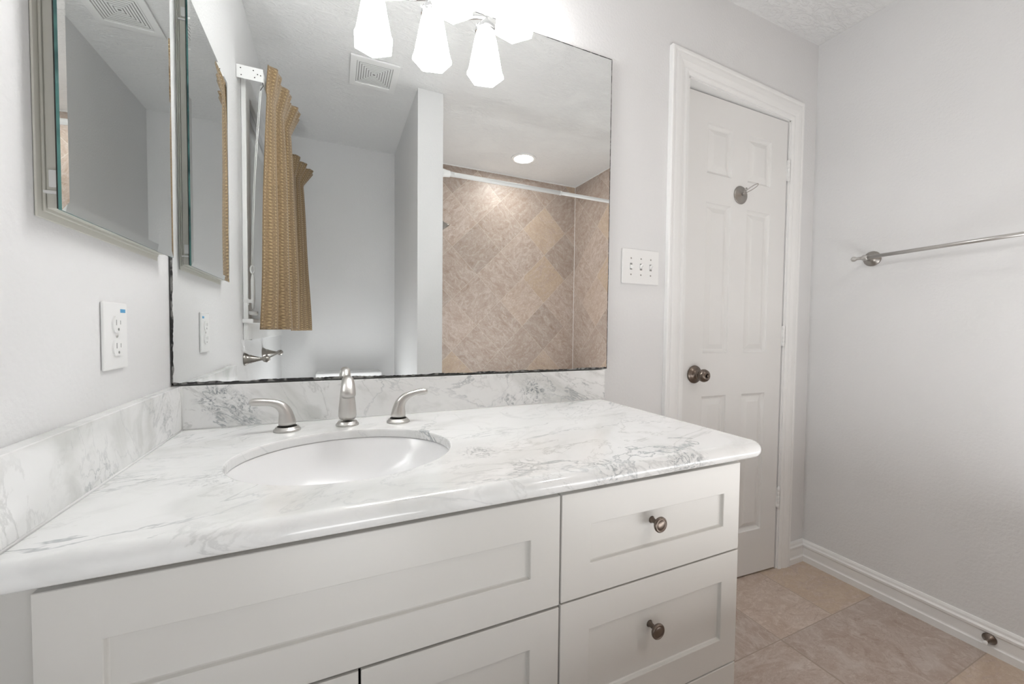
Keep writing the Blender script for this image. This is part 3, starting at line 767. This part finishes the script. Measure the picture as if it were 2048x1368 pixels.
# curtains: pinch pleated panels
def curtain(name, y0, y1, y0b, y1b, xh, xb, nf, ztop, zbot, lean, seed, label, spread):
    """y0..y1 along the wall at the heading, y0b..y1b at the hem; xh / xb distance of heading and hem from the wall"""
    rnd = random.Random(seed); ph = [rnd.uniform(0, 6.28) for _ in range(6)]; ph[0] = -1.1; ph[1] = 0.
    mb = MB(); NU, NV = nf*26, 64; zp = ztop-.105; arc = 0
    for i in range(NU+1):
        s = i/NU
        for j in range(NV+1):
            tt = (j/NV)
            z = zbot+(ztop-zbot)*tt
            yh = y0+(y1-y0)*s; yb = y0b+(y1b-y0b)*s
            k = max(0, min(1, (zp-z)/(zp-zbot)))      # 1 at hem, 0 at pinch
            y = yh+(yb-yh)*k**.8
            fold = math.sin(2*math.pi*nf*s+ph[0]+.5*math.sin(3*s+ph[1]))
            sharp = math.copysign(abs(fold)**.7, fold)
            if z < zp:
                amp = spread[0]+(spread[1]-spread[0])*k**.7
                xx = xh+(xb-xh)*k+lean*s*(.7+.3*k)
                x = xx+amp*sharp*(.5+.5*min(1, s*2.2))+.004*math.sin(7*k+9*s+ph[2])*k
                y += -.010*math.sin(2*math.pi*nf*s*2+ph[3])*k
            else:
                w = (z-zp)/(ztop-zp)                  # fan of the heading above the pinch
                amp = spread[0]*(1-w)+.010*w
                x = xh+lean*s*.7+amp*sharp+(.010+spread[2]*s**.8)*w+.0045*math.sin(2*math.pi*nf*3*s+ph[4])*w+spread[0]*.2*w
                y -= .014*w*(s-.5)+.003*math.sin(2*math.pi*nf*2.5*s+ph[5])*w
                z += .006*math.sin(2*math.pi*nf*s+ph[1])*w
            hemz = .012*math.sin(5*s+ph[2])*(k if k > .9 else 0)*0
            mb.v.append(Vector((max(.022, x), y, z-.012*s*0+hemz)))
            mb.uv[len(mb.v)-1] = (s*nf*.135, z)
    for i in range(NU):
        for j in range(NV):
            a = i*(NV+1)+j; mb.f.append([a, a+1, a+NV+2, a+NV+1]); mb.sm.append(True); mb.mi.append(0)
    o = obj(name, mb, m_cloth, solid=.003); tag(o, label, 'curtain', 'tan curtains on the window')
    return o
curtain('curtain', V(.735), V(1.15), V(.745), V(1.20), .104, .086, 3, 2.150, 1.090, .066, 3,
        'tan woven curtain panel nearer the big mirror, in front in the reflection', (.010, .044, .032))
curtain('curtain', V(1.60), V(1.90), V(1.55), V(1.93), .112, .120, 3, 2.140, 1.080, .060, 8,
        'tan woven curtain panel at the far end of the window, half hidden by the first', (.012, .034, .055))

# towel post pair under the window
t = thing('hand_towel_bar', 'nickel hand towel bar on the left wall below the curtains', 'towel bar', (0, V(1.03), .966))
ya, yb_ = V(.80), V(1.265)
for y_ in (ya, yb_):
    mb = MB(); mb.lathe([(0, 0), (.0265, 0), (.0275, .003), (.0255, .006), (.021, .013), (.0175, .020), (.0185, .023), (.0165, .026), (.0120, .040), (.0085, .052), (.0065, .062), (.0075, .066), (.0125, .070), (.0150, .079), (.0125, .088), (.006, .093), (0, .094)], (0, y_, .966), (1, 0, 0), 32)
    obj('post', mb, m_nickel_d, t)
mb = MB(); mb.tube([(.079, ya, .966), (.079, yb_, .966)], .0035, 12); obj('bar', mb, m_nickel_d, t)

# ------------------------------------------------------------------ shower rod and shower head
t = thing('shower_rod', 'white tension shower rod across the tiled tub opening', 'shower rod', (1.66, V(1.16), 2.01))
yr_, zr = V(1.165), 2.013
mb = MB(); mb.tube([(XP2+.01, yr_, zr), (1.72, yr_, zr)], .0135, 20); mb.tube([(1.70, yr_, zr), (W-.01, yr_, zr)], .0115, 20); mb.lathe([(.0115, 0), (.0145, .001), (.0145, .012), (.0115, .013)], (1.715, yr_, zr), (1, 0, 0), 20, cap=False)
obj('tube', mb, m_white, t)
for x_, s_ in ((XP2+.0005, 1), (W-.0005, -1)):
    mb = MB(); mb.lathe([(.0245, 0), (.0245, .006), (.020, .030), (.0185, .050), (.0175, .052), (.0145, .053), (.0145, .075), (0, .075)], (x_, yr_, zr), (s_, 0, 0), 28); obj('end_cap', mb, m_white, t)
t = thing('shower_fixture', 'metal shower head on the partition beside the tiled wall', 'shower head', (XP2, V(1.62), 1.80))
yq = V(1.62)
mb = MB(); mb.lathe([(0, 0), (.028, 0), (.026, .005), (.010, .009), (0, .009)], (XP2, yq, 1.90), (1, 0, 0), 24); obj('flange', mb, m_nickel, t)
mb = MB(); mb.tube([(XP2+.004, yq, 1.90), (XP2+.05, yq, 1.905), (XP2+.09, yq, 1.885), (XP2+.115, yq, 1.855)], .0075, 12); obj('shower_arm', mb, m_nickel, t)
mb = MB(); mb.lathe([(.009, 0), (.013, .01), (.016, .022), (.032, .045), (.034, .055), (.030, .058), (0, .058)], (XP2+.112, yq, 1.858), (.6, 0, -.8), 28); obj('spray_head', mb, m_nickel_d, t)

# ------------------------------------------------------------------ toilet (only its tank lid shows low in the mirror)
t = thing('toilet', 'white toilet against the rear wall, only its tank lid showing in the mirror', 'toilet', (.44, -1.75, 0))
ty0, ty1 = YR+.012, V(1.87)
mb = MB(); mb.box(.235, .645, ty0+.004, ty1-.012, .40, .752); obj('tank', mb, m_china, t, bevel=.02, seg=4)
mb = MB(); mb.box(.222, .658, ty0, ty1, .752, .783); obj('tank_lid', mb, m_china, t, bevel=.010, seg=4)
mb = MB(); mb.lathe([(.11, 0), (.115, .01), (.10, .05), (.095, .16), (.12, .26), (.165, .35), (.178, .385), (.178, .40), (.14, .40), (.125, .36), (.06, .27), (0, .24)], (.44, -1.66, 0), (0, 0, 1), 48, sy=1.25)
obj('bowl', mb, m_china, t)
mb = MB(); mb.box(.36, .52, ty1-.02, -1.80, .0, .36); obj('pedestal', mb, m_china, t, bevel=.02, seg=3)
mb = MB(); mb.lathe([(0, .402), (.180, .402), (.186, .408), (.184, .420), (.165, .428), (0, .430)], (.44, -1.66, 0), (0, 0, 1), 48, sy=1.22)
obj('lid', mb, m_white, t)
